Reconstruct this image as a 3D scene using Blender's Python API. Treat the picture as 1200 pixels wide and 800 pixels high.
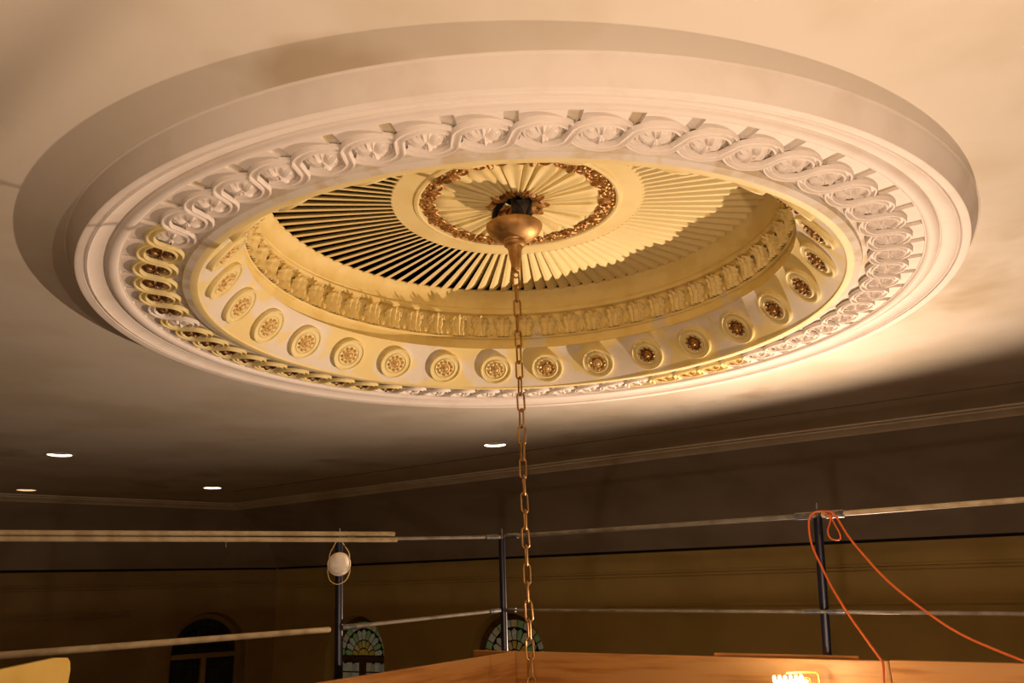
import bpy, bmesh, math, random
from mathutils import Vector, Matrix
random.seed(4)
pi = math.pi
R = math.radians
for o in list(bpy.data.objects): bpy.data.objects.remove(o)
scene = bpy.context.scene
col = scene.collection

# ------------------------------------------------------------------ camera, world, lights, exposure
S = 1.7            # all plan numbers below are in units of the moulding height above the eye
EYE = 6.0          # eye height above the hall floor, metres
PITCH, ROLL, FPX = R(17.0), R(-1.984), 960.0
cp, sp = math.cos(PITCH), math.sin(PITCH)
FW = Vector((0, cp, sp)); UP0 = Vector((0, -sp, cp)); RT0 = Vector((1, 0, 0))
RT = RT0 * math.cos(ROLL) + UP0 * math.sin(ROLL)
UP = UP0 * math.cos(ROLL) - RT0 * math.sin(ROLL)
cd = bpy.data.cameras.new('camera'); cam = bpy.data.objects.new('camera', cd); col.objects.link(cam)
cd.sensor_width = 36.0; cd.lens = FPX / 1200 * 36; cd.clip_start = 0.05; cd.clip_end = 200
M3 = Matrix((RT, UP, -FW)).transposed()
cam.matrix_world = Matrix.Translation((0, 0, EYE)) @ M3.to_4x4()
scene.camera = cam

wd = bpy.data.worlds.new('world'); scene.world = wd; wd.use_nodes = True
wd.node_tree.nodes['Background'].inputs[0].default_value = (1, .7, .4, 1)
wd.node_tree.nodes['Background'].inputs[1].default_value = 0.0

WARM = (1.0, .705, .485)
FLOOD_POS = (1.92, 4.60, -.51)
FLOOD_W, LOW_W, SIDE_W, CLIP_W = 730.0, 105.0, 95.0, 5.0

vs = scene.view_settings
vs.view_transform = 'Standard'; vs.look = 'None'; vs.gamma = 1; vs.use_curve_mapping = False
vs.exposure = 0.8

# ------------------------------------------------------------------ helpers
def W(x, y, z): return Vector((x * S, y * S, z * S + EYE))
def ray(px, py): return RT * ((px - 600) / FPX) - UP * ((py - 400) / FPX) + FW
def atz(px, py, z):
    d = ray(px, py); return d * (z / d.z)
def atd(px, py, dist):            # horizontal distance from the eye in plan units
    d = ray(px, py); return d * (dist / math.hypot(d.x, d.y))
def atplane(px, py, p0, n):
    d = ray(px, py); return d * (Vector(p0).dot(n) / d.dot(n))

class MB:
    def __init__(s): s.v = []; s.f = []
    def add(s, vs_, fs):
        b = len(s.v); s.v += [tuple(v) for v in vs_]; s.f += [tuple(i + b for i in f) for f in fs]
    def grid(s, pts, nu, nv, cu=False, cv=False):
        b = len(s.v); s.v += [tuple(p) for p in pts]
        for j in range(nv if cv else nv - 1):
            for i in range(nu if cu else nu - 1):
                i2, j2 = (i + 1) % nu, (j + 1) % nv
                s.f.append((b + j * nu + i, b + j * nu + i2, b + j2 * nu + i2, b + j2 * nu + i))
    def box(s, c, d, m=None):
        hx, hy, hz = d[0] / 2, d[1] / 2, d[2] / 2
        vs_ = [Vector((x * hx, y * hy, z * hz)) for x in (-1, 1) for y in (-1, 1) for z in (-1, 1)]
        if m: vs_ = [m @ v for v in vs_]
        s.add([v + Vector(c) for v in vs_], [(0, 1, 3, 2), (4, 6, 7, 5), (0, 4, 5, 1), (2, 3, 7, 6), (0, 2, 6, 4), (1, 5, 7, 3)])
    def lathe(s, prof, n=192, closed=False, ang=None):
        pts = []
        for k in range(n):
            a = 2 * pi * k / n; c, q = math.cos(a), math.sin(a)
            pts += [(r * c, r * q, z) for r, z in prof]
        s.grid(pts, len(prof), n, closed, True)
    def disc(s, r, z, n=64, up=False):
        vs_ = [(r * math.cos(2 * pi * k / n), r * math.sin(2 * pi * k / n), z) for k in range(n)]
        s.add(vs_, [tuple(range(n))])
    def tube(s, path, rad, n=8, closed=False, caps=True):
        P = [Vector(p) for p in path]; m = len(P)
        rads = rad if isinstance(rad, (list, tuple)) else [rad] * m
        T = []
        for i in range(m):
            a = P[(i - 1) % m] if (closed or i > 0) else P[0]
            b = P[(i + 1) % m] if (closed or i < m - 1) else P[-1]
            T.append((b - a).normalized())
        u = T[0].orthogonal().normalized(); pts = []
        for i in range(m):
            u = (u - T[i] * u.dot(T[i]))
            u = u.normalized() if u.length > 1e-6 else T[i].orthogonal().normalized()
            w = T[i].cross(u)
            for k in range(n):
                a = 2 * pi * k / n
                pts.append(P[i] + (u * math.cos(a) + w * math.sin(a)) * rads[i])
        b = len(s.v); s.grid(pts, n, m, True, closed)
        if caps and not closed:
            s.f.append(tuple(b + k for k in range(n))[::-1]); s.f.append(tuple(b + (m - 1) * n + k for k in range(n)))
    def mesh(s, name, mat, sharp=35):
        me = bpy.data.meshes.new(name); me.from_pydata(s.v, [], s.f)
        bm = bmesh.new(); bm.from_mesh(me); bmesh.ops.recalc_face_normals(bm, faces=bm.faces); bm.to_mesh(me); bm.free()
        me.materials.append(mat)
        if sharp:
            me.shade_smooth(); me.set_sharp_from_angle(angle=R(sharp))
        return me
    def build(s, name, mat, parent=None, loc=(0, 0, 0), sharp=35):
        return link(name, s.mesh(name, mat, sharp), parent, loc)

def link(name, me, parent=None, loc=(0, 0, 0), rot=(0, 0, 0)):
    o = bpy.data.objects.new(name, me); col.objects.link(o)
    o.location = loc; o.rotation_euler = rot
    if parent: o.parent = parent
    return o
def tag(o, label=None, cat=None, group=None, kind=None):
    if label: o['label'] = label
    if cat: o['category'] = cat
    if group: o['group'] = group
    if kind: o['kind'] = kind
    return o
def empty(name, loc, label=None, cat=None, group=None, rz=0, kind=None):
    o = bpy.data.objects.new(name, None); col.objects.link(o); o.location = loc; o.rotation_euler = (0, 0, rz)
    o.empty_display_size = .1
    return tag(o, label, cat, group, kind)
def spline(pts, n=8):
    P = [Vector(p) for p in pts]; out = []
    for i in range(len(P) - 1):
        a = P[max(i - 1, 0)]; b = P[i]; c = P[i + 1]; d = P[min(i + 2, len(P) - 1)]
        for k in range(n):
            t = k / n
            out.append(.5 * ((2 * b) + (c - a) * t + (2 * a - 5 * b + 4 * c - d) * t * t + (3 * b - 3 * c + d - a) * t ** 3))
    return out + [P[-1]]
def fill(loops):
    """planar polygon with holes: list of 2D loops -> (verts2d, tris)"""
    bm = bmesh.new()
    for lp in loops:
        v = [bm.verts.new((x, y, 0)) for x, y in lp]
        for i in range(len(v)): bm.edges.new((v[i], v[(i + 1) % len(v)]))
    bmesh.ops.triangle_fill(bm, use_beauty=True, use_dissolve=False, edges=bm.edges[:])
    bm.verts.index_update()
    out = [(v.co.x, v.co.y) for v in bm.verts], [tuple(v.index for v in f.verts) for f in bm.faces]
    bm.free(); return out
def seg(a, b): return [(a + (b - a) * t / 8) for t in range(9)]

# ------------------------------------------------------------------ materials
def mat(name, c1, c2=None, scale=3.0, lo=.45, hi=.6, rough=.75, metal=0.0, detail=4, bump=0.0, bscale=40, emit=None, es=0, stretch=None, c3=None, s3=9.0, lo3=.58, hi3=.66, spec=.3):
    m = bpy.data.materials.new(name); m.use_nodes = True
    nt = m.node_tree; b = nt.nodes['Principled BSDF']
    b.inputs['Roughness'].default_value = rough; b.inputs['Metallic'].default_value = metal
    b.inputs['Specular IOR Level'].default_value = spec
    b.inputs['Base Color'].default_value = (*c1, 1)
    tc = nt.nodes.new('ShaderNodeTexCoord'); vec = tc.outputs['Object']
    if stretch:
        mp = nt.nodes.new('ShaderNodeMapping'); mp.inputs['Scale'].default_value = stretch
        nt.links.new(vec, mp.inputs[0]); vec = mp.outputs[0]
    def noise(sc, lo_, hi_, seed=0):
        n = nt.nodes.new('ShaderNodeTexNoise'); n.noise_dimensions = '4D'; n.inputs['W'].default_value = seed
        n.inputs['Scale'].default_value = sc; n.inputs['Detail'].default_value = detail
        nt.links.new(vec, n.inputs['Vector'])
        r = nt.nodes.new('ShaderNodeMapRange'); r.inputs[1].default_value = lo_; r.inputs[2].default_value = hi_
        nt.links.new(n.outputs['Fac'], r.inputs[0]); return r.outputs[0]
    last = None
    if c2:
        mx = nt.nodes.new('ShaderNodeMix'); mx.data_type = 'RGBA'
        nt.links.new(noise(scale, lo, hi), mx.inputs[0]); mx.inputs[6].default_value = (*c1, 1); mx.inputs[7].default_value = (*c2, 1)
        last = mx.outputs[2]
    if c3:
        mx = nt.nodes.new('ShaderNodeMix'); mx.data_type = 'RGBA'
        nt.links.new(noise(s3, lo3, hi3, 7), mx.inputs[0]); mx.inputs[7].default_value = (*c3, 1)
        if last: nt.links.new(last, mx.inputs[6])
        else: mx.inputs[6].default_value = (*c1, 1)
        last = mx.outputs[2]
    if last: nt.links.new(last, b.inputs['Base Color'])
    if bump:
        n = nt.nodes.new('ShaderNodeTexNoise'); n.inputs['Scale'].default_value = bscale; n.inputs['Detail'].default_value = 3
        nt.links.new(vec, n.inputs['Vector'])
        bp = nt.nodes.new('ShaderNodeBump'); bp.inputs['Strength'].default_value = bump; bp.inputs['Distance'].default_value = .01
        nt.links.new(n.outputs['Fac'], bp.inputs['Height']); nt.links.new(bp.outputs[0], b.inputs['Normal'])
    if emit:
        b.inputs['Emission Color'].default_value = (*emit, 1); b.inputs['Emission Strength'].default_value = es
    return m

M = {}
M['ceil'] = mat('ceiling_plaster', (.70, .64, .55), (.62, .55, .44), 1.1, .46, .62, .8, bump=.05, bscale=25, c3=(.52, .43, .31), s3=.75, lo3=.62, hi3=.70)
M['white'] = mat('white_plaster', (.83, .76, .70), (.76, .68, .60), 4, .5, .7, .65, bump=.05, bscale=60)
M['oldbed'] = mat('old_frieze_plaster', (.72, .66, .58), (.62, .52, .36), 7, .5, .62, .8, bump=.1, bscale=50)
M['yellow'] = mat('yellow_paint', (.80, .655, .29), (.75, .59, .23), 5, .45, .6, .6, bump=.04, c3=(.70, .63, .48), s3=3.2, lo3=.62, hi3=.66)
M['yplain'] = mat('yellow_paint_even', (.82, .68, .33), (.77, .61, .27), 4, .45, .65, .6, bump=.03)
M['band'] = mat('patched_band_paint', (.80, .655, .29), (.76, .69, .58), 2.6, .47, .53, .65, bump=.05, c3=(.78, .68, .38), s3=5.0, lo3=.58, hi3=.62)
M['leafy'] = mat('leaf_paint', (.82, .68, .33), (.60, .43, .13), 20, .5, .7, .6, bump=.15, bscale=50)
M['cream'] = mat('cream_paint', (.80, .68, .34), (.74, .60, .24), 9, .45, .65, .6)
M['gold'] = mat('gilded_bronze', (.36, .17, .045), (.62, .36, .11), 34, .48, .62, .42, metal=.55, bump=.4, bscale=70, spec=.5)
M['dark_gold'] = mat('dark_gilding', (.16, .075, .022), (.42, .23, .07), 40, .52, .66, .45, metal=.5, bump=.4, bscale=80, spec=.5)
M['goldspot'] = mat('gold_wash', (.74, .55, .24), (.50, .30, .10), 38, .50, .62, .55, metal=.12, bump=.25, bscale=80)
M['brass'] = mat('aged_brass', (.52, .31, .12), (.36, .19, .06), 14, .45, .65, .48, metal=.7, spec=.4)
M['chain'] = mat('chain_brass', (.42, .23, .07), (.26, .13, .04), 20, .45, .65, .42, metal=.7, spec=.4)
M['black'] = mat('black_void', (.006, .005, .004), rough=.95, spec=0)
M['cable'] = mat('black_cable', (.012, .012, .014), rough=.5)
M['steel'] = mat('junction_steel', (.20, .20, .21), (.10, .10, .11), 20, .4, .6, .4, metal=.7)
M['crown'] = mat('crown_paint', (.84, .76, .62), (.76, .67, .52), 3, .45, .6, .7)
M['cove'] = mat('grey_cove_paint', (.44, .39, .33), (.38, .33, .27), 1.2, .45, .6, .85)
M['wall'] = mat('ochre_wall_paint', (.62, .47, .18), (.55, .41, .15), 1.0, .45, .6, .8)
M['wall_left'] = mat('brown_wall_paint', (.44, .32, .15), (.37, .26, .11), 1.0, .45, .6, .8)  # colour darkened here for the left wall's distance from the lamp
M['seam'] = mat('dusty_seam', (.20, .15, .10), rough=.9)  # dark colour gives the ceiling bead the shade of a groove
M['gap'] = mat('dark_joint', (.02, .014, .008), rough=.95)
M['floor'] = mat('hall_floor', (.20, .12, .06), (.14, .08, .04), 1.5, .4, .6, .5, stretch=(1, 8, 1))
M['wood'] = mat('fir_board', (.54, .26, .07), (.36, .15, .035), 3.0, .42, .62, .55, stretch=(.7, 6, 9), detail=6, bump=.05, c3=(.52, .27, .09), s3=1.3, lo3=.5, hi3=.6)
M['plank'] = mat('deck_plank', (.36, .24, .13), (.26, .16, .08), 3.0, .42, .62, .75, stretch=(6, .7, 6), detail=6)
M['post'] = mat('dark_blue_tube', (.008, .009, .022), (.014, .014, .02), 18, .5, .7, .3, metal=.1, spec=.4)
M['rail'] = mat('galvanised_tube', (.20, .18, .15), (.12, .10, .08), 9, .45, .65, .6, metal=.1)
M['pale'] = mat('pale_pole', (.44, .36, .23), (.32, .25, .15), 12, .45, .62, .6)
M['cord'] = mat('orange_rubber', (.62, .12, .02), rough=.5)
M['mask'] = mat('mask_fabric', (.85, .80, .72), (.76, .70, .60), 30, .5, .7, .9, bump=.1, bscale=120)
M['strap'] = mat('elastic_strap', (.62, .47, .16), rough=.7)
M['ply'] = mat('yellow_ply', (.80, .58, .16), (.72, .50, .12), 5, .45, .6, .55)
M['iron'] = mat('dark_metal', (.03, .03, .03), rough=.5, metal=.6)
M['lead'] = mat('lead_came', (.012, .012, .012), rough=.6)
M['frame'] = mat('window_wood', (.20, .12, .06), (.14, .08, .035), 8, .45, .6, .6)
M['trimw'] = mat('trim_ring_white', (.75, .70, .62), rough=.5)
M['lit_can'] = mat('lit_can_wall', (.8, .7, .55), rough=.5, emit=(1.0, .80, .52), es=3.0)
M['dim_can'] = mat('dim_can_wall', (.8, .7, .55), rough=.5, emit=(1.0, .62, .32), es=.55)
M['tube'] = mat('glowing_tube', (.9, .9, .9), rough=.4, emit=(1.0, .90, .70), es=14)
M['flood'] = mat('flood_glass', (.9, .9, .9), rough=.4, emit=(1.0, .74, .42), es=12)
M['amber'] = mat('amber_wire', (.78, .42, .06), rough=.4, metal=.2)
GL = {}
for n, c in dict(green=(.30, .50, .24), white=(.62, .62, .54), cream=(.62, .55, .32), amber=(.62, .44, .08), grey=(.42, .44, .42), olive=(.40, .40, .12)).items():
    GL[n] = mat('glass_' + n, c, tuple(x * .75 for x in c), 18, .45, .6, .25, spec=.5, emit=(c[0], c[1] * .86, c[2] * .62), es=.042)
DG = {}
for n, c in dict(teal=(.016, .03, .03), slate=(.03, .035, .035), moss=(.02, .026, .018)).items():
    DG[n] = mat('night_glass_' + n, c, tuple(x * .6 for x in c), 18, .45, .6, .3, spec=.4)

# ------------------------------------------------------------------ room shell
CX, CY = .043, 3.033          # dome axis in plan units
ZC = 1.071                    # flat ceiling
K = Vector((-3.25, 9.62)); DR = Vector((.844, -.537)); DL = Vector((-.751, -.660))
NR = Vector((.537, .844)); NL = Vector((-.660, .751))
K2 = Vector((-3.10, 10.85))   # corner of the walls below the cove
Rp = K + DR * 13; Lp = K + DL * 10; Bp = Rp + DL * 10
dl_px = [(70, 531.5), (31, 573), (249, 570.5), (580, 520)]
dls = [atz(x, y, ZC + .008) for x, y in dl_px]
CAN = .083
def circ(cx, cy, r, n): return [(cx + r * math.cos(2 * pi * k / n), cy + r * math.sin(2 * pi * k / n)) for k in range(n)]
loops = [[tuple(K), tuple(Rp), tuple(Bp), tuple(Lp)], circ(CX, CY, 1.585, 192)] + [circ(p.x, p.y, CAN, 32) for p in dls]
v2, f2 = fill(loops)
mb = MB(); mb.add([W(x, y, ZC) for x, y in v2], f2)
ceiling = mb.build('ceiling', M['ceil'], sharp=0); tag(ceiling, kind='structure')

def sweep(name, line, prof, m, n2):
    """prof: list of (outward offset, z) swept along a straight line of two plan points"""
    mb = MB(); a, b = line
    pts = []
    for p in (a, b):
        for off, z in prof: pts.append(W(p.x + n2.x * off, p.y + n2.y * off, z))
    mb.grid(pts, len(prof), 2)
    return tag(mb.build(name, m), kind='structure')
crown = [(-.17, ZC), (-.165, ZC - .010), (-.12, ZC - .014), (-.11, ZC - .024), (-.06, ZC - .03), (-.03, ZC - .045), (-.005, ZC - .05), (0, ZC - .055), (.03, ZC - .055), (.03, ZC + .02)]
sweep('trim_1', (K - DR * .05, Rp), crown, M['crown'], NR)
sweep('trim_2', (K - DL * .05, Lp), crown, M['crown'], NL)
bead = [(-.009, ZC), (-.007, ZC - .003), (0, ZC - .004), (.007, ZC - .003), (.009, ZC)]
sweep('trim_3', (K - NR * .86 + DR * 1.0, Rp - NR * .86), bead, M['seam'], NR)

# grey cove between the crown moulding and the walls (slightly concave)
def ztop_r(s): return .395 - .0115 * s
def ztop_l(t): return .395 - .003 * t
def cove(name, p0, d, ln, q0, zt, n2):
    mb = MB(); pts = []; nu = 9
    for j in range(13):
        s = ln * j / 12; a = Vector((*(p0 + d * s), ZC - .05)); b = Vector((*(q0 + d * s), zt(s)))
        for i in range(nu):
            t = i / (nu - 1); p = a.lerp(b, t) + Vector((.12, .99, .35)) * (.16 * math.sin(pi * t))
            pts.append(W(*p))
    mb.grid(pts, nu, 13); return tag(mb.build(name, M['cove']), kind='structure')
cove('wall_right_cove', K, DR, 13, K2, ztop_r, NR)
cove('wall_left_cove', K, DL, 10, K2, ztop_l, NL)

# walls with arched openings; wall coordinates: s along the wall, z up
ZF = -EYE / S
WIN = []
def wall(name, d2, n2, ln, zt, m, wins):
    pl = [(0, ZF), (ln, ZF)] + [(ln * (1 - k / 12), zt(ln * (1 - k / 12))) for k in range(13)]
    loops = [pl]
    for (s0, zs, r, zb) in wins:
        loops.append([(s0 + r * math.cos(pi * k / 24), zs + r * math.sin(pi * k / 24)) for k in range(25)] + [(s0 - r, zb), (s0 + r, zb)])
    v2, f2 = fill(loops)
    P = lambda s, z, o=0: W(K2.x + d2.x * s + n2.x * o, K2.y + d2.y * s + n2.y * o, z)
    mb = MB(); mb.add([P(s, z) for s, z in v2], f2)
    for lp in loops[1:]:                                   # splayed reveals
        s0 = sum(p[0] for p in lp) / len(lp)
        pts = []
        for i, p in enumerate(lp): pts += [P(*p), P(s0 + (p[0] - s0) * .93, p[1] if p[1] < wins[0][1] - .01 else wins[0][1] + (p[1] - wins[0][1]) * .93, .20)]
        mb.grid(pts, 2, len(lp), False, True)
    return tag(mb.build(name, m, sharp=20), kind='structure'), P
def plan_s(px, py, d2, n2):
    p = atplane(px, py, (K2.x, K2.y, 0), Vector((n2.x, n2.y, 0)))
    return (Vector((p.x, p.y)) - K2).dot(d2), p.z
s3, z3 = plan_s(592, 722, DR, NR)
s2, z2 = plan_s(416, 716, DR, NR)
s1, z1 = plan_s(247, 720, DL, NL)
zt_a = (z3 + z2) / 2
R_W = .46
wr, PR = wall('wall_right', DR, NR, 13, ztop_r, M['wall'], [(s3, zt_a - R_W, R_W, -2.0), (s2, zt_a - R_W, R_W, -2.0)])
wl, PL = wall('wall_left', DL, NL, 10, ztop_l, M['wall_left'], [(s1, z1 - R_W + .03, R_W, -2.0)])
for nm, a, b in (('wall_back', Rp, Bp), ('wall_near', Bp, Lp)):
    mb = MB(); mb.add([W(a.x, a.y, ZF), W(b.x, b.y, ZF), W(b.x, b.y, ZC), W(a.x, a.y, ZC)], [(0, 1, 2, 3)])
    tag(mb.build(nm, M['wall'], sharp=0), kind='structure')
# short return walls closing the cove ends
for nm, p, d, a2, zt in (('wall_back_return', Rp, DR, K2 + DR * 13, ztop_r(13)), ('wall_near_return', Lp, DL, K2 + DL * 10, ztop_l(10))):
    mb = MB(); mb.add([W(p.x, p.y, ZF), W(a2.x, a2.y, ZF), W(a2.x, a2.y, ZC + .1), W(p.x, p.y, ZC + .1)], [(0, 1, 2, 3)])
    tag(mb.build(nm, M['wall'], sharp=0), kind='structure')
mb = MB(); mb.add([W(-14, -8, ZF), W(14, -8, ZF), W(14, 14, ZF), W(-14, 14, ZF)], [(0, 1, 2, 3)])
tag(mb.build('floor', M['floor'], sharp=0), kind='structure')

def wtrim(name, P, s0, s1, z0, prof, m, zt=None):
    mb = MB(); pts = []
    for s in (s0, s1):
        zz = z0 if zt is None else zt(s) + z0
        for o, dz in prof: pts.append(P(s, zz + dz, -o))
    mb.grid(pts, len(prof), 2); return tag(mb.build(name, m), kind='structure')
small = [(0, .03), (.03, .025), (.035, .008), (.015, 0), (.015, -.02), (0, -.03)]
thin = [(0, .012), (.018, .008), (.018, -.008), (0, -.012)]
joint = [(0, .012), (.012, .010), (.012, -.012), (0, -.014)]
wtrim('trim_4', PR, .02, 13, -.004, joint, M['gap'], ztop_r)
wtrim('trim_5', PL, .02, 10, -.004, joint, M['gap'], ztop_l)
wtrim('trim_6', PR, .02, 13, -.215, small, M['wall'], ztop_r)
wtrim('trim_7', PL, .02, 10, -.185, small, M['wall_left'], ztop_l)
wtrim('trim_8', PR, 4.6, 13, -.500, thin, M['wall'], ztop_r)
wtrim('trim_9', PL, 1.75, 10, -.45, thin, M['wall_left'], ztop_l)
wtrim('trim_10', PL, 1.75, 10, -.50, thin, M['wall_left'], ztop_l)
wtrim('trim_11', PL, 1.75, 10, -.80, thin, M['wall_left'], ztop_l)

# stained glass windows
def window(name, P, s0, zs, r, pal, frame_m, seed):
    rnd = random.Random(seed)
    w = empty(name, P(s0, zs, .15), kind='structure'); inv = w.location.copy()
    Q = lambda s, z, o: P(s0 + s, zs + z, o) - inv
    def poly(nm, pts, o, m, th=.012, parent=w):
        mb = MB(); n = len(pts)
        mb.add([Q(*p, o) for p in pts] + [Q(*p, o + th) for p in pts], [tuple(range(n)), tuple(range(n, 2 * n))[::-1]] + [(i, (i + 1) % n, n + (i + 1) % n, n + i) for i in range(n)])
        return mb.build(nm, m, parent, sharp=0)
    arc = lambda ra, a0, a1, n=6: [(ra * math.cos(a0 + (a1 - a0) * k / n), ra * math.sin(a0 + (a1 - a0) * k / n)) for k in range(n + 1)]
    ro = r * .97; ri = r * .84; zb = -2.0 - zs
    poly('leading', arc(ri + .01, 0, pi, 24) + [(-ri - .01, zb), (ri + .01, zb)], .165, M['lead'])
    fr = poly('frame', arc(ro, 0, pi, 24) + [(-ro, zb), (-ri, zb)] + arc(ri, pi, 0, 24) + [(ri, zb), (ro, zb)], .13, frame_m, .05)
    poly('transom', [(-ri, -.005), (ri, -.005), (ri, -.06), (-ri, -.06)], .12, frame_m, .05)
    poly('mullion', [(-.03, -.06), (.03, -.06), (.03, zb), (-.03, zb)], .12, frame_m, .05)
    names = list(pal)
    def pane(pts, key): poly('pane', pts, .155, pal[key], .008)
    g = .012
    warm = ['amber', 'cream', 'green', 'white'] if 'amber' in pal else names
    pane(arc(ri * .20, .12, pi - .12, 8), warm[0])
    for (ra, rb, n, ch) in ((ri * .24, ri * .43, 7, [warm[0], warm[1]]), (ri * .47, ri * .76, 11, [warm[-1], warm[-2], warm[-1]]), (ri * .80, ri * .98, 13, [warm[1], warm[-1], warm[-2]])):
        for k in range(n):
            da = g / ra * .5; a0 = pi * k / n + da; a1 = pi * (k + 1) / n - da
            if ra > ri * .4 and rb < ri * .9:             # petal shaped panes with a pointed green filler
                am = (a0 + a1) / 2
                pane(arc(ra, a0, a1, 3) + [(rb * .92 * math.cos(a1), rb * .92 * math.sin(a1)), (rb * math.cos(am), rb * math.sin(am)), (rb * .92 * math.cos(a0), rb * .92 * math.sin(a0))], ch[k % len(ch)])
            else:
                pane(arc(ra, a0, a1, 3) + arc(rb, a1, a0, 3), ch[(k + seed) % len(ch)])
    for sd in (-1, 1):                                     # two casements below the transom
        x0, x1 = (.045, ri - .015)
        nx = 5
        for i in range(nx):
            a = x0 + (x1 - x0) * i / nx + .004; b = x0 + (x1 - x0) * (i + 1) / nx - .004
            for (t, u) in ((-.075, -.17), (-.185, -.60), (-.615, -1.0), (-1.015, zb + .02)):
                pane([(sd * a, t), (sd * b, t - (.02 if t > -.1 else 0) * (i % 2)), (sd * b, u), (sd * a, u)], rnd.choice(names if 'amber' not in pal else ['white', 'grey', 'white', 'cream']))
    return w
GLW = dict(amber=GL['amber'], cream=GL['cream'], green=GL['green'], white=GL['white'], olive=GL['olive'], grey=GL['grey'])
window('window_1', PL, s1, z1 - R_W + .03, R_W, DG, M['wall_left'], 1)
window('window_2', PR, s2, zt_a - R_W, R_W, GLW, M['frame'], 2)
window('window_3', PR, s3, zt_a - R_W, R_W, GLW, M['frame'], 3)

# ------------------------------------------------------------------ dome: every part is built round its axis, z relative to the eye plane
AX = W(CX, CY, 0)
def sc(prof): return [(r * S, z * S) for r, z in prof]
def ring_part(name, prof, m, parent, n=192, sharp=35):
    mb = MB(); mb.lathe(sc(prof), n); return mb.build(name, m, parent, sharp=sharp)

ring = empty('ceiling_ring', AX, 'broad white plaster ring moulding around the dome opening', 'moulding')
ring_part('outer_fascia', [(1.588, ZC + .01), (1.586, ZC - .001), (1.580, ZC - .004), (1.572, 1.048), (1.562, 1.030), (1.554, 1.014), (1.551, 1.007), (1.546, 1.006), (1.533, 1.011), (1.527, 1.011), (1.526, 1.020)], M['white'], ring)
ring_part('inner_slope', [(1.526, 1.020), (1.522, 1.013), (1.516, 1.012), (1.512, 1.018), (1.484, 1.029), (1.474, 1.030), (1.471, 1.036)], M['white'], ring)
bp = [(1.471, 1.036)] + [(1.449 + .020 * math.cos(a), 1.036 - .013 * math.sin(a)) for a in [pi * k / 8 for k in range(9)]] + [(1.426, 1.036), (1.424, 1.049)]
ring_part('bead', bp, M['white'], ring)
ring_part('frieze_bed', [(1.424, 1.049), (1.240, 1.049), (1.236, 1.036), (1.212, 1.032)], M['oldbed'], ring)

# guilloche: S shaped castings, each lying over the next, with a rosette in each eye
NG = 60; DA = 2 * pi / NG; RG = 1.322; AG = .056
def s_casting():
    mb = MB(); pts = []
    prof = [(-1, 0.000), (-.97, .008), (-.72, .013), (-.42, .012), (-.28, .005), (0, .0035), (.28, .005), (.42, .012), (.72, .013), (.97, .008), (1, 0.000)]
    n = 32
    c = []
    for j in range(n + 1):
        th = -DA * .46 + (DA * 1.92) * j / n
        q = math.cos(pi * th / DA); q = math.copysign(abs(q) ** .42, q)
        c.append((th, RG - AG * q, math.cos(pi * (th - DA / 2) / (2.05 * DA))))
    for j in range(n + 1):
        a = c[max(j - 1, 0)]; b = c[min(j + 1, n)]
        tx = (b[0] - a[0]) * RG; ty = b[1] - a[1]; L = math.hypot(tx, ty); nx, ny = -ty / L, tx / L
        th, r, hgt = c[j]
        for w, h in prof:
            rr = r + ny * w * .0142; tt = th + nx * w * .0142 / RG
            z = 1.047 - .009 * max(hgt, 0) - h
            pts.append((rr * S * math.cos(tt), rr * S * math.sin(tt), z * S))
    mb.grid(pts, len(prof), n + 1)
    return mb
def spandrel():
    mb = MB(); pts = []; n = 10
    for j in range(n + 1):
        th = DA * (.60 + .76 * j / n)
        q = -math.cos(pi * th / DA); rin = RG + AG * max(q, 0) ** .42 * 1.0 + .012
        for r, z in ((rin, 1.049), (rin, 1.039), (1.425, 1.039), (1.425, 1.049)):
            pts.append((r * S * math.cos(th), r * S * math.sin(th), z * S))
    mb.grid(pts, 4, n + 1)
    mb.f += [(0, 1, 2, 3), tuple(4 * n + k for k in range(4))]
    return mb
def rosette():
    """leafy flower in an oval eye, at azimuth 0"""
    mb = MB(); nr, na = 9, 40; pts = []
    for j in range(na):
        a = 2 * pi * j / na
        for i in range(nr):
            t = i / (nr - 1)
            lob = .84 + .16 * abs(math.cos(2 * a)) ** .5 + .035 * math.cos(16 * a)
            rad = .044 * t * lob
            vein = math.cos(12 * a) * .0042 * math.sin(pi * t)
            h = .008 + .014 * math.sin(pi * t ** .8) * (.35 + .65 * abs(math.cos(2 * a)) ** 1.5) + vein
            if t < .22: h = .020 - .02 * t
            if t > .97: h = 0
            pts.append((S * (RG + rad * math.cos(a)), S * rad * math.sin(a) * .98, S * (1.048 - h)))
    mb.grid(pts, nr, na, False, True)
    return mb
def eye_ring():
    mb = MB(); pts = []; na = 40
    pr = [(.052, 0), (.051, .007), (.047, .009), (.0445, .006), (.044, 0)]
    for j in range(na):
        a = 2 * pi * j / na
        for r, h in pr: pts.append((S * (RG + r * math.cos(a)), S * r * math.sin(a) * .92, S * (1.049 - h)))
    mb.grid(pts, 5, na, False, True); return mb
sm = s_casting(); sd = spandrel(); rs = rosette(); er = eye_ring()
ME = {k: (sm.mesh('guilloche_scroll', a), sd.mesh('spandrel', M['white']), rs.mesh('rosette', b), er.mesh('eye_ring', a)) for k, a, b in
      (('w', M['white'], M['white']), ('y', M['cream'], M['dark_gold']), ('p', M['cream'], M['goldspot']))}
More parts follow.
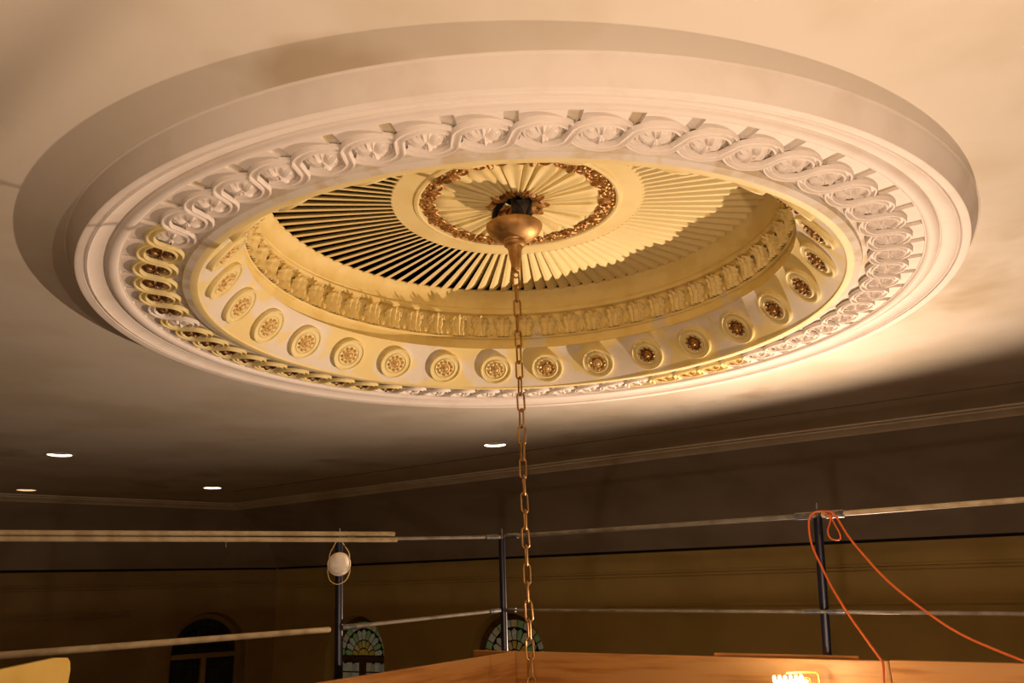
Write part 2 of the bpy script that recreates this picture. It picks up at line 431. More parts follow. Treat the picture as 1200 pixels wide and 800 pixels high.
for k in range(NG):
    a = -88.0 + 6.0 * k; an = a % 360
    kind = 'w'
    if 121 < an < 217 and abs(an - 184) > 3: kind = 'y'
    if 36 < an < 60: kind = 'p'
    m1, m2, m3, m4 = ME[kind]
    o = link('guilloche_scroll', m1, ring, rot=(0, 0, R(a)))
    lab = {'w': 'white plaster', 'y': 'yellow painted old', 'p': 'cream painted'}[kind]
    o['label'] = lab + ' interlaced guilloche scroll'
    link('spandrel', m2, o); link('eye_ring', m4, o)
    r_ = link('rosette', m3, o); r_['label'] = {'w': 'white leafy rosette', 'y': 'dark gilded leafy rosette', 'p': 'gold washed leafy rosette'}[kind]

# drum of the dome
drum = empty('dome_drum', AX, 'yellow dome drum with medallions, acanthus leaves and cornice', 'dome')
ring_part('rim', [(1.212, 1.032), (1.196, 1.031), (1.188, 1.033), (1.185, 1.040)], M['yplain'], drum)
ring_part('medallion_band', [(1.185, 1.040), (1.150, 1.078), (1.115, 1.119), (1.080, 1.162), (1.048, 1.204), (1.044, 1.207)], M['band'], drum)
ring_part('drum_wall', [(1.044, 1.207), (1.062, 1.209), (1.064, 1.262), (1.052, 1.264), (1.048, 1.270), (1.052, 1.276), (1.064, 1.278), (1.064, 1.392)], M['yellow'], drum)
ring_part('cornice', [(1.064, 1.392), (1.040, 1.396), (1.036, 1.406), (1.036, 1.413), (1.046, 1.416), (1.047, 1.424), (1.042, 1.428), (1.043, 1.445), (1.036, 1.472), (1.022, 1.495), (1.006, 1.507), (1.004, 1.512), (1.012, 1.520)], M['yellow'], drum)
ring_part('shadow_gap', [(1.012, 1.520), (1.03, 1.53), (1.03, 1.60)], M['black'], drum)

# medallions on the sloping band
NM = 26
slope = math.atan2(1.204 - 1.040, 1.185 - 1.048)        # rise over run
mloc = Vector((1.1145 * S, 0, 1.1195 * S))
# local frame at azimuth 0: x' up the slope, y' tangential, z' out of the surface (towards the axis and down)
ex = Vector((-math.cos(slope), 0, math.sin(slope))); ez = Vector((-math.sin(slope), 0, -math.cos(slope))); ey = ez.cross(ex)
FM = Matrix((ex, ey, ez)).transposed()
def med_mesh(prof, m, name, wob=0, nn=48):
    mb = MB(); pts = []
    for j in range(nn):
        a = 2 * pi * j / nn
        for i, (r, h) in enumerate(prof):
            rr = r * (1 + (wob * math.cos(10 * a) if 0 < i < len(prof) - 1 else 0)); hh = h * (1 + (.35 * math.cos(10 * a) if wob and 0 < i < len(prof) - 2 else 0))
            pts.append(mloc + FM @ Vector((rr * S * math.cos(a), rr * S * math.sin(a), hh * S)))
    mb.grid(pts, len(prof), nn, False, True)
    return mb.mesh(name, m)
plate = [(.083, -.004), (.083, .014), (.080, .018), (.074, .018), (.071, .014), (.058, .013), (.052, .017), (.047, .013), (.0, .012)]
boss = [(.041, .010), (.040, .014), (.035, .018), (.028, .015), (.024, .013)]
core = [(.024, .012), (.023, .017), (.018, .019), (.016, .014), (.013, .014), (.011, .021), (.006, .025), (0, .026)]
mp = med_mesh(plate, M['cream'], 'medallion')
mbo = {k: med_mesh(boss, M[k], 'gilded_wreath', .06) for k in ('goldspot', 'gold', 'dark_gold')}
mco = {k: med_mesh(core, M[k], 'gilded_button') for k in ('goldspot', 'gold', 'dark_gold')}
for k in range(NM):
    a = 83.0 + 360 / NM * k; an = a % 360
    o = link('medallion', mp, drum, rot=(0, 0, R(a))); o['label'] = 'round cream medallion with gilded wreath centre'
    key = 'goldspot' if 95 < an < 260 else ('gold' if an > 65 and an < 96 else 'dark_gold')
    link('gilded_wreath', mbo[key], o); link('gilded_button', mco['gold' if key == 'dark_gold' else 'goldspot'], o)

# acanthus leaves round the drum
NA_ = 56
def leaf():
    mb = MB(); nu, nv = 17, 17; pts = []
    hw = .058; z0, z1 = 1.274, 1.380
    for j in range(nv):
        v = j / (nv - 1)
        wv = .60 + .25 * v ** 1.3 + .07 * math.sin(v * 5 * pi)
        if v > .85: wv -= .9 * (v - .85) ** 1.2 * 4 * .45
        for i in range(nu):
            u = -1 + 2 * i / (nu - 1)
            fold = math.cos(3 * pi * u)
            dep = .014 + .0085 * fold * (1 - .45 * v) + .012 * math.cos(pi * u / 2)
            curl = max(0, (v - .42) / .58)
            dep += .024 * curl ** 1.7 * (1 - .30 * u * u) + .004 * curl * fold
            z = z0 + (z1 - z0) * v
            if v > .55: z += (.007 * fold - .020 * abs(u) ** 3) * (v - .55) / .45
            if v > .88: z -= .10 * (v - .88); dep += .006 * (v - .88) / .12
            if abs(u) > .99: dep = 0 if v < .5 else dep * .6
            th = u * wv * hw / 1.06
            r = 1.064 - dep
            pts.append((r * S * math.cos(th), r * S * math.sin(th), z * S))
    for dz, k, dp in ((-.016, .80, .024), (-.022, .6, .0)):       # underside of the curl back to the wall
        for i in range(nu):
            u = -1 + 2 * i / (nu - 1); th = u * k * hw / 1.06; r = 1.064 - dp
            pts.append((r * S * math.cos(th), r * S * math.sin(th), (z1 + dz + (.012 if dp == 0 else 0)) * S))
    mb.grid(pts, nu, nv + 2); return mb.mesh('acanthus_leaf', M['leafy'], 50)
def bud():
    mb = MB(); prof = [(0, .0), (.009, .006), (.010, .016), (.006, .026), (0, .030)]
    pts = []
    for j in range(8):
        a = 2 * pi * j / 8
        for r, z in prof: pts.append(((1.052 + r * math.cos(a)) * S, (r * math.sin(a)) * S, (1.280 + z) * S))
    mb.grid(pts, 5, 8, False, True); return mb.mesh('leaf_bud', M['leafy'])
lm = leaf(); bm_ = bud()
for k in range(NA_):
    a = R(85.2 + 3.2 + 360 / NA_ * k)
    o = link('acanthus_leaf', lm, drum, rot=(0, 0, a)); o['label'] = 'yellow curled acanthus leaf'
    link('leaf_bud', bm_, o, rot=(0, 0, pi / NA_))

# louvred grille
grille = empty('louvre_grille', AX, 'circular yellow ceiling grille of radial louvre blades', 'vent')
def blade():
    """slat of parallelogram section: level bottom edge, sides leaning clockwise"""
    mb = MB(); pts = []
    for r in (.505, .75, 1.012):
        f = (r - .5) / .51; b = .0105 + .0105 * f; h = .022 + .016 * f; lean = h / math.tan(R(38))
        for t, z in ((0, 0), (-b, 0), (-b - lean, h), (-lean, h)):
            pts.append((r * S, (t + b / 2) * S, (1.506 + z) * S))
    mb.grid(pts, 4, 3, True, False); mb.f += [(0, 1, 2, 3), (8, 9, 10, 11)]
    return mb.mesh('louvre_blade', M['yplain'], 20)
bl = blade()
for k in range(100): link('louvre_blade', bl, grille, rot=(0, 0, R(94.9 + 3.6 * k)))
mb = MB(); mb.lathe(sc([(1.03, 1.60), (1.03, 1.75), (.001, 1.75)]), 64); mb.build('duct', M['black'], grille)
ring_part('inner_band', [(.512, 1.56), (.514, 1.512), (.510, 1.508), (.425, 1.508), (.420, 1.502), (.408, 1.500), (.400, 1.504), (.398, 1.520)], M['yplain'], grille)

# central ceiling rosette
ros = empty('ceiling_rosette', AX, 'cream fan rosette with gilded scroll border at the dome crown', 'rosette')
mb = MB(); mb.lathe(sc([(.400, 1.520), (.05, 1.528)]), 96); mb.build('backing', M['yplain'], ros)
NP = 14
def petal():
    mb = MB(); nu, nv = 9, 10; pts = []
    for j in range(nv):
        v = j / (nv - 1); r = .085 + .262 * v
        hw = (.30 + .05 * v) * 2 * pi / NP
        if v > .8: hw *= math.sqrt(max(0, 1 - ((v - .8) / .21) ** 2)) * .5 + .5
        for i in range(nu):
            u = -1 + 2 * i / (nu - 1)
            h = .016 if abs(u) < .9 else (.012 if abs(u) < .99 else -.004)
            if abs(u) < .5: h -= .007 * (1 - (u / .5) ** 2)
            if j in (0, nv - 1): h = -.004
            th = u * hw
            pts.append((r * S * math.cos(th), r * S * math.sin(th), (1.521 - h) * S))
    mb.grid(pts, nu, nv); return mb.mesh('petal', M['yplain'], 40)
def rib():
    mb = MB(); pts = []
    for r in (.10, .2, .3, .365):
        w = .008 + .018 * (r - .1) / .26
        for k in range(7):
            a = pi * k / 6; pts.append((r * S, -math.cos(a) * w * S, (1.522 - math.sin(a) * .016) * S))
    mb.grid(pts, 7, 4); mb.f += [tuple(range(7)), tuple(range(21, 28))]
    return mb.mesh('rib', M['cream'])
def scroll_ornament():
    """gilded acanthus spray: a curl each way with beads"""
    mb = MB(); rd = random.Random(3)
    for sg in (-1, 1):
        path = []
        for k in range(22):
            t = k / 21; ang = sg * (.4 + t * 7.2); rad = .034 * (1 - t * .78)
            path.append(((.362 + rad * math.cos(ang) * .9 - .006) * S, (sg * .040 + rad * math.sin(ang)) * S, (1.512 - .010 * t) * S))
        mb.tube(path, [S * (.0065 - .003 * k / 21) for k in range(22)], 6)
        for q in range(9):
            x = .342 + rd.random() * .05; y = sg * (.006 + .070 * rd.random()); rr = .006 + .007 * rd.random()
            mb.add([((x + rr * math.cos(a) * math.cos(b)) * S, (y + rr * math.sin(a) * math.cos(b)) * S, (1.514 - rr * 1.1 * math.sin(b)) * S)
                    for b in (0, .8, 1.4) for a in [2 * pi * i / 8 for i in range(8)]],
                   [(j * 8 + i, j * 8 + (i + 1) % 8, (j + 1) * 8 + (i + 1) % 8, (j + 1) * 8 + i) for j in range(2) for i in range(8)] + [tuple(range(16, 24))])
    mb.tube([((.325 + .012 * k) * S, 0, (1.507 - .004 * math.sin(k * .8)) * S) for k in range(6)], [S * x for x in (.004, .010, .013, .011, .013, .006)], 8)
    return mb.mesh('gilded_scroll', M['gold'])
pm, rm, gm = petal(), rib(), scroll_ornament()
for k in range(NP):
    a = 2 * pi * k / NP
    link('petal', pm, ros, rot=(0, 0, a + R(9))); link('rib', rm, ros, rot=(0, 0, a + R(9) + pi / NP))
    link('gilded_scroll', gm, ros, rot=(0, 0, a + R(9) + pi / NP))
def boss_leaf():
    mb = MB(); pts = []; nu, nv = 7, 7
    for j in range(nv):
        v = j / (nv - 1); r = .055 + .075 * v; hw = .020 * math.sin(pi * (.15 + .80 * v)) ** .7
        for i in range(nu):
            u = -1 + 2 * i / (nu - 1)
            pts.append((r * S, u * hw * S, (1.512 - .016 * math.sin(pi * v * .8) + .006 * abs(u) - .004 * math.cos(3 * pi * u)) * S))
    mb.grid(pts, nu, nv); return mb.mesh('boss_leaf', M['gold'])
blf = boss_leaf()
for k in range(10): link('boss_leaf', blf, ros, rot=(0, 0, 2 * pi * k / 10))
mb = MB(); mb.lathe(sc([(.115, 1.524), (.112, 1.508), (.098, 1.500), (.085, 1.504), (.075, 1.528)]), 48); mb.build('boss_ring', M['dark_gold'], ros)
mb = MB(); mb.lathe(sc([(.075, 1.528), (.074, 1.60), (.001, 1.60)]), 32); mb.build('boss_hole', M['black'], ros)

# ------------------------------------------------------------------ hanging chain with its canopy
CH = W(CX - .018, CY, 0)
chain = empty('chandelier_chain', CH, 'long brass chandelier chain hanging from a bowl canopy', 'chain')
bowl = [(.0, 1.405), (.06, 1.408), (.108, 1.418), (.114, 1.413), (.112, 1.402), (.102, 1.384), (.084, 1.366), (.060, 1.354), (.046, 1.350), (.042, 1.343), (.046, 1.337), (.043, 1.330), (.034, 1.322)]
mb = MB(); mb.lathe(sc(bowl), 48); cb = mb.build('canopy', M['brass'], chain); cb['label'] = 'brass bowl canopy'
mb = MB(); mb.lathe(sc([(.034, 1.322), (.028, 1.310), (.024, 1.275), (.017, 1.240), (.020, 1.230), (.014, 1.220), (.0, 1.214)]), 24); mb.build('stem', M['brass'], chain)
mb = MB(); mb.tube([(0, 0, 1.39 * S), (0, 0, 1.62 * S)], .016, 10); mb.build('hanger_rod', M['steel'], chain)
mb = MB(); mb.box((.055, .01, 1.475 * S), (.14, .11, .15)); mb.build('junction_box', M['steel'], chain, sharp=0)
for i, pts in enumerate((((-.02, .02, 1.56), (-.07, -.03, 1.47), (-.075, -.06, 1.41), (-.05, -.05, 1.385)), ((.01, -.02, 1.58), (.0, -.07, 1.49), (.03, -.08, 1.43), (.02, -.05, 1.395)), ((.04, -.02, 1.56), (.07, -.05, 1.50), (.055, -.055, 1.44), (.04, -.03, 1.395)))):
    mb = MB(); mb.tube(spline([(x * S, y * S, z * S) for x, y, z in pts]), .020 if i < 2 else .012, 8); mb.build('cable', M['cable'], chain)
def chain_link():
    mb = MB(); hl, hw, w = .0605, .0220, .0064          # half length, half width, wire radius (metres)
    path = []
    for k in range(9): a = pi * k / 8; path.append((hw * math.cos(a), 0, hl - hw + hw * math.sin(a)))
    for k in range(9): a = pi + pi * k / 8; path.append((hw * math.cos(a), 0, -(hl - hw) + hw * math.sin(a)))
    mb.tube(path, w, 8, closed=True); return mb.mesh('chain_link', M['chain'])
cl = chain_link(); zc_ = 1.214 * S - .045; i = 0; rd = random.Random(8)
while zc_ > -.385 * S:
    link('chain_link', cl, chain, (rd.uniform(-.002, .002), 0, zc_), (rd.uniform(-.03, .03), rd.uniform(-.04, .04), R(20) + (pi / 2 if i % 2 else 0) + rd.uniform(-.25, .25)))
    zc_ -= .1065; i += 1
mb = MB(); mb.tube([(.012 * math.cos(2 * pi * k / 16) * 1.6, 0, 1.202 * S + .019 * math.sin(2 * pi * k / 16)) for k in range(16)], .006, 8, closed=True)
mb.build('shackle', M['brass'], chain)

# ------------------------------------------------------------------ recessed downlights
dlab = ['bright recessed downlight between the dome ring and the unlit brown wall', 'dim recessed downlight farthest from the dome ring', 'bright recessed downlight beside the corner of the crown moulding', 'bright recessed downlight closest to the dome ring, seen by the hanging chain']
for i, p in enumerate(dls):
    r = CAN * S
    t = empty('recessed_downlight', W(p.x, p.y, ZC), dlab[i], 'downlight', 'recessed ceiling downlights')
    mb = MB(); mb.lathe([(r + .022, 0), (r + .020, -.005), (r + .002, -.006), (r - .002, 0)], 32); mb.build('trim_ring', M['trimw'], t)
    mb = MB(); mb.lathe([(r - .001, 0), (r - .002, .024)], 32); mb.build('lit_rim', M['dim_can' if i == 1 else 'lit_can'], t)
    mb = MB(); mb.lathe([(r - .002, .024), (r - .004, .16), (.001, .16)], 32); mb.build('can', M['steel'], t)

# ------------------------------------------------------------------ work platform: deck, toe boards, posts, rails
ZD = -.435
c0 = Vector((-.045, 3.44)); uu = Vector((.765, -.644)); vv = Vector((-.644, -.765))
plat = empty('work_platform', W(c0.x, c0.y, ZD), 'timber plank deck of the work platform', 'platform')
pw = 2.7 / 19
for k in range(19):
    mb = MB(); q = uu * (-.08 + pw * (k + .5)) + vv * 1.62
    m = Matrix.Rotation(math.atan2(vv.y, vv.x) - pi / 2, 3, 'Z')
    mb.box((q.x * S, q.y * S, -.022), (pw * S - .008, 3.2 * S, .038), m); mb.build('plank', M['plank'], plat, sharp=0)
for a, b in ((-.02, .1), (2.5, .1), (-.02, 3.1), (2.5, 3.1)):
    q = uu * a + vv * b; mb = MB(); zl = -(ZD * S + EYE)
    mb.tube([(q.x * S, q.y * S, -.045), (q.x * S, q.y * S, zl)], .03, 10); mb.build('leg', M['post'], plat)
for b in (.1, 3.1):
    q0 = uu * -.06 + vv * b; q1 = uu * 2.60 + vv * b; mb = MB()
    mb.tube([(q0.x * S, q0.y * S, -.09), (q1.x * S, q1.y * S, -.09)], .045, 10); mb.build('beam', M['post'], plat)

def board(name, a, b, z0, z1, th, label, side):
    a, b = Vector(a), Vector(b); d = (b - a); L = d.length * S; ang_ = math.atan2(d.y, d.x)
    o = None; mb = MB(); hz = (z1 - z0) * S
    e = .004
    mb.box((L / 2, side * th / 2, hz / 2), (L, th, hz))
    o = mb.build(name, M['wood'], None, W(a.x, a.y, z0), sharp=0); o.rotation_euler = (0, 0, ang_)
    bv = o.modifiers.new('bevel', 'BEVEL'); bv.width = .004; bv.segments = 2
    return tag(o, label, 'board', 'toe boards of the platform')
ZB = -.230
pR0 = atz(600, 763, ZB); 
pRa = atz(553, 761.5, ZB - .002); pRm = atz(1036, 775.5, ZB); pRe = atz(1200, 778.5, ZB)
dR = Vector((pRe.x - pR0.x, pRe.y - pR0.y)).normalized()
q0 = Vector((pR0.x, pR0.y))
def onR(t): return q0 + dR * t
tm = (Vector((pRm.x, pRm.y)) - q0).dot(dR)
board('toe_board', onR(-.22), onR(tm), ZD, ZB, .038, 'orange fir toe board behind the hanging chain and the wire work lamp', 1)
board('toe_board', onR(tm + .004), onR(tm + 1.6), ZD, ZB + .002, .038, 'orange fir toe board end past the joint where the cord drops', 1)
pL = atz(380, 798, ZB); dLb = Vector((pL.x - pR0.x, pL.y - pR0.y)).normalized()
board('toe_board', q0 - Vector((dR.y, -dR.x)) * 0 + dLb * .012, q0 + dLb * 2.4, ZD, ZB, .038, 'orange fir toe board running from the corner past the mask post', 1)
ca, cb2 = onR(tm * .60), onR(tm * .93); nb = Vector((-dR.y, dR.x))
board('cleat', ca + nb * .045, cb2 + nb * .045, ZB - .10, ZB + .008, .030, 'short dark wood cleat behind the toe board at the corded post', 1)

# posts
def post(top_px, bot_px, dist, label, extra=.30):
    a = atd(*top_px, dist); b = atd(*bot_px, dist); d = (b - a); b2 = b + d.normalized() * extra
    p = empty('guard_post', W(*b2), label, 'post', 'dark blue guard rail posts')
    loc = lambda q: W(*q) - W(*b2)
    mb = MB(); mb.tube([loc(b2), loc(a)], .0242, 16); mb.build('tube', M['post'], p)
    mb = MB(); mb.tube([loc(a), loc(a - d.normalized() * .045)], .007, 8); mb.build('spigot', M['steel'], p)
    return p, a, b, lambda t: a + d * t
pc, pcA, pcB, pcF = post((588, 632), (591.5, 762), 3.66, 'dark blue post at the rail corner in front of the arched window')
pl_, plA, plB, plF = post((397.5, 634), (397, 792), 3.12, 'dark blue post with the dust mask hanging on it')
pr, prA, prB, prF = post((958, 605), (970, 768), 3.03, 'dark blue post with the orange cord draped over its top')

# rails
def rail(name, a, b, rad, m, label, cat='rail', group='guard rails', sag=0, join=None):
    base = (a + b) / 2; o = empty(name, W(*base), label, cat, group)
    path = []
    for k in range(13):
        t = k / 12; p = a.lerp(b, t) - Vector((0, 0, sag * 4 * t * (1 - t))); path.append(W(*p) - W(*base))
    mb = MB(); mb.tube(path, rad, 12); mb.build('tube', m, o)
    for t in (join or []):
        p = a.lerp(b, t); d = (b - a).normalized(); mb = MB()
        q = W(*p) - W(*base); mb.tube([q - d * .05, q + d * .05], rad * 1.5, 12); mb.build('coupler', M['steel'], o)
    return o
off = .018
tR0 = atd(592, 628.5, 3.62); tR1 = atd(956, 603.5, 2.99); tR2 = tR1 + (atd(1200, 585, 2.86) - tR1) * 2.4
rail('top_rail', tR0, tR1, .013, M['rail'], 'pale top rail between the corner post and the corded post', join=[.03, .97])
rail('top_rail', tR1 + Vector((.02, 0, 0)), tR2, .014, M['pale'], 'pale top rail beyond the corded post, away from the corner post', join=[.03])
tL1 = atd(397, 632, 3.19)
rail('top_rail', atd(586, 629, 3.59), tL1, .011, M['rail'], 'thin top rail between the corner post and the mask post', join=[.06, .95])
mR0 = atd(592, 714.5, 3.62); mR1 = atd(966, 716.5, 2.99); mR2 = mR1 + (atd(1200, 719, 2.80) - mR1) * 2.4
rail('mid_rail', mR0, mR1, .009, M['rail'], 'thin mid rail between the corner post and the corded post', join=[.02, .97])
rail('mid_rail', mR1, mR2, .009, M['rail'], 'thin mid rail beyond the corded post, under the hanging cord', join=[.03])
mL1 = atd(402, 735, 3.08)
rail('mid_rail', atd(586, 715, 3.59), mL1, .011, M['rail'], 'thin mid rail crossing the small stained glass window', join=[.04, .97])
mL2 = atd(386, 737.5, 3.04); mL3 = mL2 + (atd(0, 768, 2.55) - mL2) * 1.8
rail('mid_rail', mL2, mL3, .016, M['pale'], 'pale mid rail pole crossing the dark arched window')
# bundle of two poles resting along the top on the left
for dy, lab, ex_ in ((0, 'upper pale pole of the tied pair at the mask post', 462), (7.0, 'lower pale pole of the tied pair at the mask post', 465)):
    a = atd(ex_, 625.5 + dy, 3.055); b = atd(0, 624.0 + dy, 2.74); b = a + (b - a) * 1.7
    rail('long_pole', a, b, .0135, M['pale'], lab, 'pole', 'tied pair of pale poles')
for px, lab in ((265, 'thin wire tie looped around the pale pole pair'), (404, 'dark wire tie holding the poles to the mask post')):
    t = (465 - px) / 465; p = atd(465, 629, 3.055).lerp(atd(0, 627.5, 2.74), t)
    p = atd(px, 629, math.hypot(p.x, p.y)); q = W(*p); mb = MB(); d = (atd(0, 628, 2.74) - atd(465, 629, 3.055)).normalized(); side_ = d.cross(Vector((0, 0, 1))).normalized()
    mb.tube([side_ * (.022 * math.cos(2 * pi * k / 20)) + Vector((0, 0, .034 * math.sin(2 * pi * k / 20))) for k in range(20)], .003, 6, closed=True)
    mb.tube([Vector((0, 0, -.03)), Vector((0, 0, -.055)) - side_ * .01], .003, 6)
    tag(mb.build('wire_tie', M['iron'] if px > 300 else M['rail'], None, q), lab, 'wire', 'wire ties')

# ------------------------------------------------------------------ dust mask hanging on the post
mp_ = plF((662 - 634) / 158); mpd = ray(397.5, 662).normalized()
mc = W(*(mp_ - Vector((mpd.x, mpd.y, 0)).normalized() * .018))
mask = empty('dust_mask', mc, 'white cup dust mask hanging by yellow elastic straps', 'mask')
mb = MB(); nr, na = 10, 36; pts = []
for j in range(na):
    a = 2 * pi * j / na
    for i in range(nr):
        t = i / (nr - 1)
        ox = .066 * (1 - .06 * math.cos(2 * a)) * math.sin(t * pi / 2); oz = .064 * math.sin(t * pi / 2) * (1 + .10 * max(0, math.sin(a)) ** 6)
        dpt = .052 * math.cos(t * pi / 2) ** .8 + .012 * math.exp(-((math.cos(a) * t / .28) ** 2)) * max(0, math.sin(a)) * t * (1 - t) * 4
        pts.append((ox * math.cos(a), -dpt, oz * math.sin(a)))
mb.grid(pts, nr, na, False, True); mb.build('cup', M['mask'], mask, sharp=60)
mb = MB(); mb.tube([(.068 * math.cos(2 * pi * k / 40), 0, .066 * math.sin(2 * pi * k / 40)) for k in range(40)], .004, 6, closed=True); mb.build('rim', M['mask'], mask)
mb = MB(); mb.tube(spline([(-.026, -.030, .040), (-.010, -.040, .052), (.010, -.040, .052), (.026, -.030, .040)]), .003, 6); mb.build('nose_clip', M['rail'], mask)
top = W(*plA) - mc
mb = MB(); mb.tube(spline([(-.062, 0, .01), (-.058, -.004, .06), (-.035, -.01, top.z * .75), (0, -.028, top.z + .012), (.035, -.01, top.z * .75), (.060, -.004, .06), (.062, 0, .01)]), .0028, 6); mb.build('strap', M['strap'], mask)
mb = MB(); mb.tube(spline([(-.064, 0, -.01), (-.066, -.006, -.05), (-.045, -.02, -.098), (0, -.03, -.118), (.045, -.02, -.098), (.066, -.006, -.05), (.064, 0, -.01)]), .0028, 6); mb.build('strap', M['strap'], mask)

# ------------------------------------------------------------------ orange cord
cpts = [atd(1206, 777, 2.55), atd(1130, 745, 2.66), atd(1082, 714, 2.74), atd(1040, 680, 2.82), atd(1012, 650, 2.88), atd(994, 628, 2.92), atd(981, 607, 2.95), atd(974, 600, 2.96), atd(964, 599, 2.97), atd(955, 600, 2.97), atd(949, 606, 2.97), atd(948, 620, 2.97), atd(952, 640, 2.96), atd(962, 662, 2.94), atd(976, 690, 2.89), atd(996, 722, 2.82), atd(1016, 750, 2.72), atd(1031, 771, 2.64), atd(1035, 778, 2.56), atd(1036, 800, 2.54), atd(1038, 826, 2.53)]
cc = W(*cpts[8]); cord = empty('extension_cord', cc, 'orange extension cord draped over a post and the toe board', 'cord')
mb = MB(); mb.tube([W(*p) - cc for p in spline(cpts, 7)], .0058, 8); mb.build('strand', M['cord'], cord)
lp_ = [atd(966, 600, 2.96), atd(973, 608, 2.96), atd(970, 622, 2.95), atd(974, 631, 2.95), atd(984, 632, 2.94), atd(984, 625, 2.94), atd(977, 612, 2.95), atd(972, 602, 2.96)]
mb = MB(); mb.tube([W(*p) - cc for p in spline(lp_, 7)], .0042, 8); mb.build('loop', M['cord'], cord)

# ------------------------------------------------------------------ lamps
# small coil work lamp in front of the board
lp0 = ray(926, 798) * 2.44; lo = W(*lp0)
wl_ = empty('work_lamp', lo, 'small work lamp with a glowing coiled tube and amber wire guard', 'lamp')
vx = Vector((RT.x, RT.y, 0)).normalized(); vy = Vector((0, 0, 1)).cross(vx)
def lw(x, y, z): return vx * x + vy * y + Vector((0, 0, z))
mb = MB(); mb.tube([lw(-.085 + .165 * k / 78 + .012 * math.cos(2 * pi * k / 13), .026 * math.cos(2 * pi * k / 13), .022 * math.sin(2 * pi * k / 13)) for k in range(79)], .0075, 8); mb.build('coil_tube', M['tube'], wl_)
mb = MB(); mb.tube([lw(.0, .05, .034), lw(.09, .05, .036), lw(.150, .05, .034), lw(.163, .05, .022), lw(.166, .05, -.03), lw(.166, .05, -.12)], .005, 8)
mb.tube([lw(.06, .05, -.12), lw(.06, .05, -.02), lw(.075, .05, .006), lw(.10, .05, .010), lw(.118, .05, .004), lw(.125, .05, -.12)], .004, 8); mb.build('wire_guard', M['amber'], wl_)
hz = ZD * S + EYE - lo.z
mb = MB(); mb.box(lw(0, .0, -.05), (.20, .09, .03)); mb.box(lw(0, 0, (hz - .065) / 2), (.03, .03, -hz - .065)); mb.box(lw(0, 0, hz + .012), (.22, .16, .02)); mb.build('stand', M['iron'], wl_, sharp=0)
ld = bpy.data.lights.new('coil_light', 'POINT'); ld.energy = CLIP_W; ld.color = WARM; ld.shadow_soft_size = .03
l = bpy.data.objects.new('coil_light', ld); col.objects.link(l); l.parent = wl_; l.location = lw(0, -.06, .02)

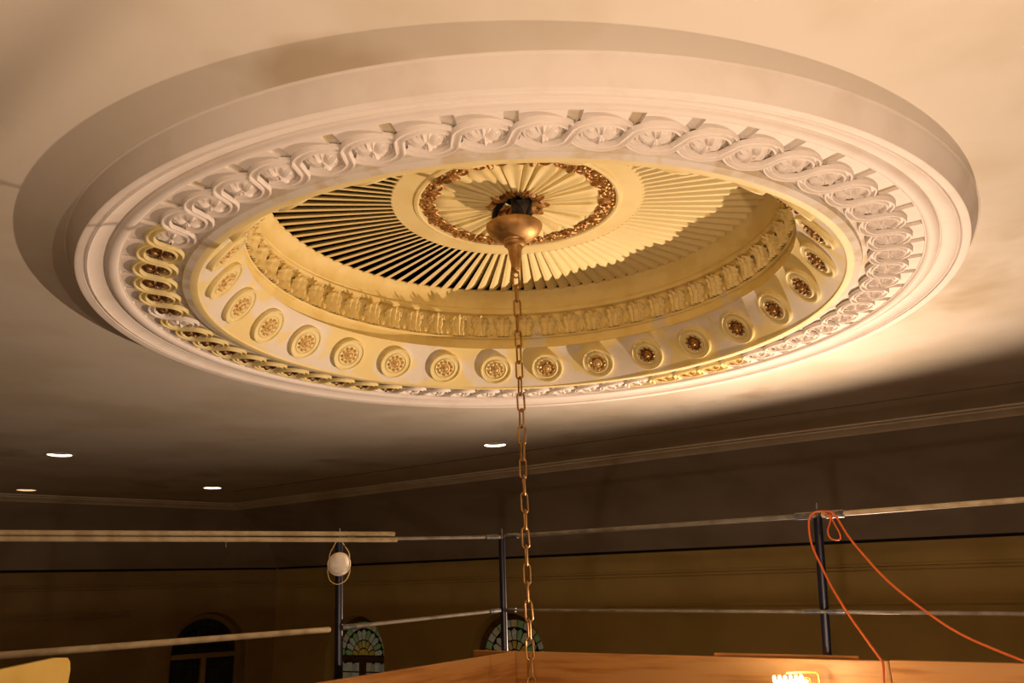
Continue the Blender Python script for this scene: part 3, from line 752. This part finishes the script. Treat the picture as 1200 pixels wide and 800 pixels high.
def floodlight(name, pos, aim, size, label, watts, angle, blend, foot_z):
    p = W(*pos); t = empty(name, Vector((p.x, p.y, foot_z)), label, 'lamp')
    d = (Vector(aim) - Vector(pos)).normalized(); q = d.to_track_quat('Z', 'Y').to_matrix(); h = p - t.location
    w, hh = size
    mb = MB()
    for sx, sy, dx, dy in ((0, 1, w, .01), (0, -1, w, .01), (1, 0, .01, hh), (-1, 0, .01, hh)):
        mb.box(h + q @ Vector((sx * w / 2, sy * hh / 2, -.03)), (dx, dy, .09), q)
    mb.box(h + q @ Vector((0, 0, -.075)), (w, hh, .01), q); mb.build('housing', M['iron'], t, sharp=0)
    mb = MB(); mb.box(h + q @ Vector((0, 0, -.055)), (w * .85, hh * .6, .012), q); mb.build('glass', M['flood'], t, sharp=0)
    mb = MB(); mb.tube([(h.x, h.y, h.z - .06) , (h.x, h.y, .02)], .014, 10)
    hb = min(.5, h.z * .5)
    mb.build('pole', M['iron'], t)
    for k in range(3):
        a = 2 * pi * k / 3 + .5; mb = MB(); mb.tube([(h.x, h.y, hb), (h.x + hb * .8 * math.cos(a), h.y + hb * .8 * math.sin(a), .008)], .009, 8); mb.build('leg', M['iron'], t)
    ld = bpy.data.lights.new(name + '_light', 'SPOT'); ld.energy = watts; ld.color = WARM; ld.spot_size = R(angle); ld.spot_blend = blend; ld.shadow_soft_size = .035
    l = bpy.data.objects.new(name + '_light', ld); col.objects.link(l); l.parent = t; l.location = h + q @ Vector((0, 0, .03))
    l.rotation_euler = (-d).to_track_quat('Z', 'Y').to_euler()
    return t
floodlight('flood_lamp', FLOOD_POS, (-1.25, 1.65, .80), (.26, .16), 'black flood lamp on a tall tripod beyond the toe board, aimed into the dome', FLOOD_W, 164, 1.0, 0.0)
floodlight('low_flood_lamp', (-.02, .28, -.30), (.45, 1.75, 1.0), (.20, .14), 'small black flood lamp on the deck nearer the yellow panel', LOW_W, 150, .8, ZD * S + EYE)

floodlight('side_flood_lamp', (1.12, .62, -.30), (.62, 2.05, 1.02), (.20, .14), 'small black flood lamp on the deck farther from the yellow panel', SIDE_W, 140, .9, ZD * S + EYE)  # added fill lamp, out of view, to brighten the near side of the ring

# ------------------------------------------------------------------ yellow rounded panel leaning at the left
pa = atd(0, 777, 1.72); pb = atd(76, 769.5, 1.80); pd = (Vector((pb.x, pb.y, 0)) - Vector((pa.x, pa.y, 0))); pdn = pd.normalized(); L = (Vector((pb.x, pb.y, 0)) - Vector((pa.x, pa.y, 0))).length * S
base = W(pa.x, pa.y, ZD); ht = (pb.z - ZD) * S
nrm = Vector((pdn.y, -pdn.x, 0)); prof = [(-.5, 0), (-.5, ht - .06), (0, ht - .018), (L - .03, ht)]
prof += [(L + .008, ht - .003), (L + .018, ht - .016), (L + .022, ht - .04), (L + .018, ht - .09), (L + .018, 0)]
mb = MB(); n = len(prof); bend = lambda x: nrm * (.06 * ((x - .1) / .5) ** 2)
mb.add([pdn * x + Vector((0, 0, z)) + bend(x) for x, z in prof] + [pdn * x + Vector((0, 0, z)) + bend(x) - nrm * .02 for x, z in prof], [tuple(range(n)), tuple(range(n, 2 * n))] + [(i, (i + 1) % n, n + (i + 1) % n, n + i) for i in range(n)])
tag(mb.build('yellow_panel', M['ply'], None, base, sharp=30), 'glossy yellow panel with a rounded corner standing on the deck', 'panel')
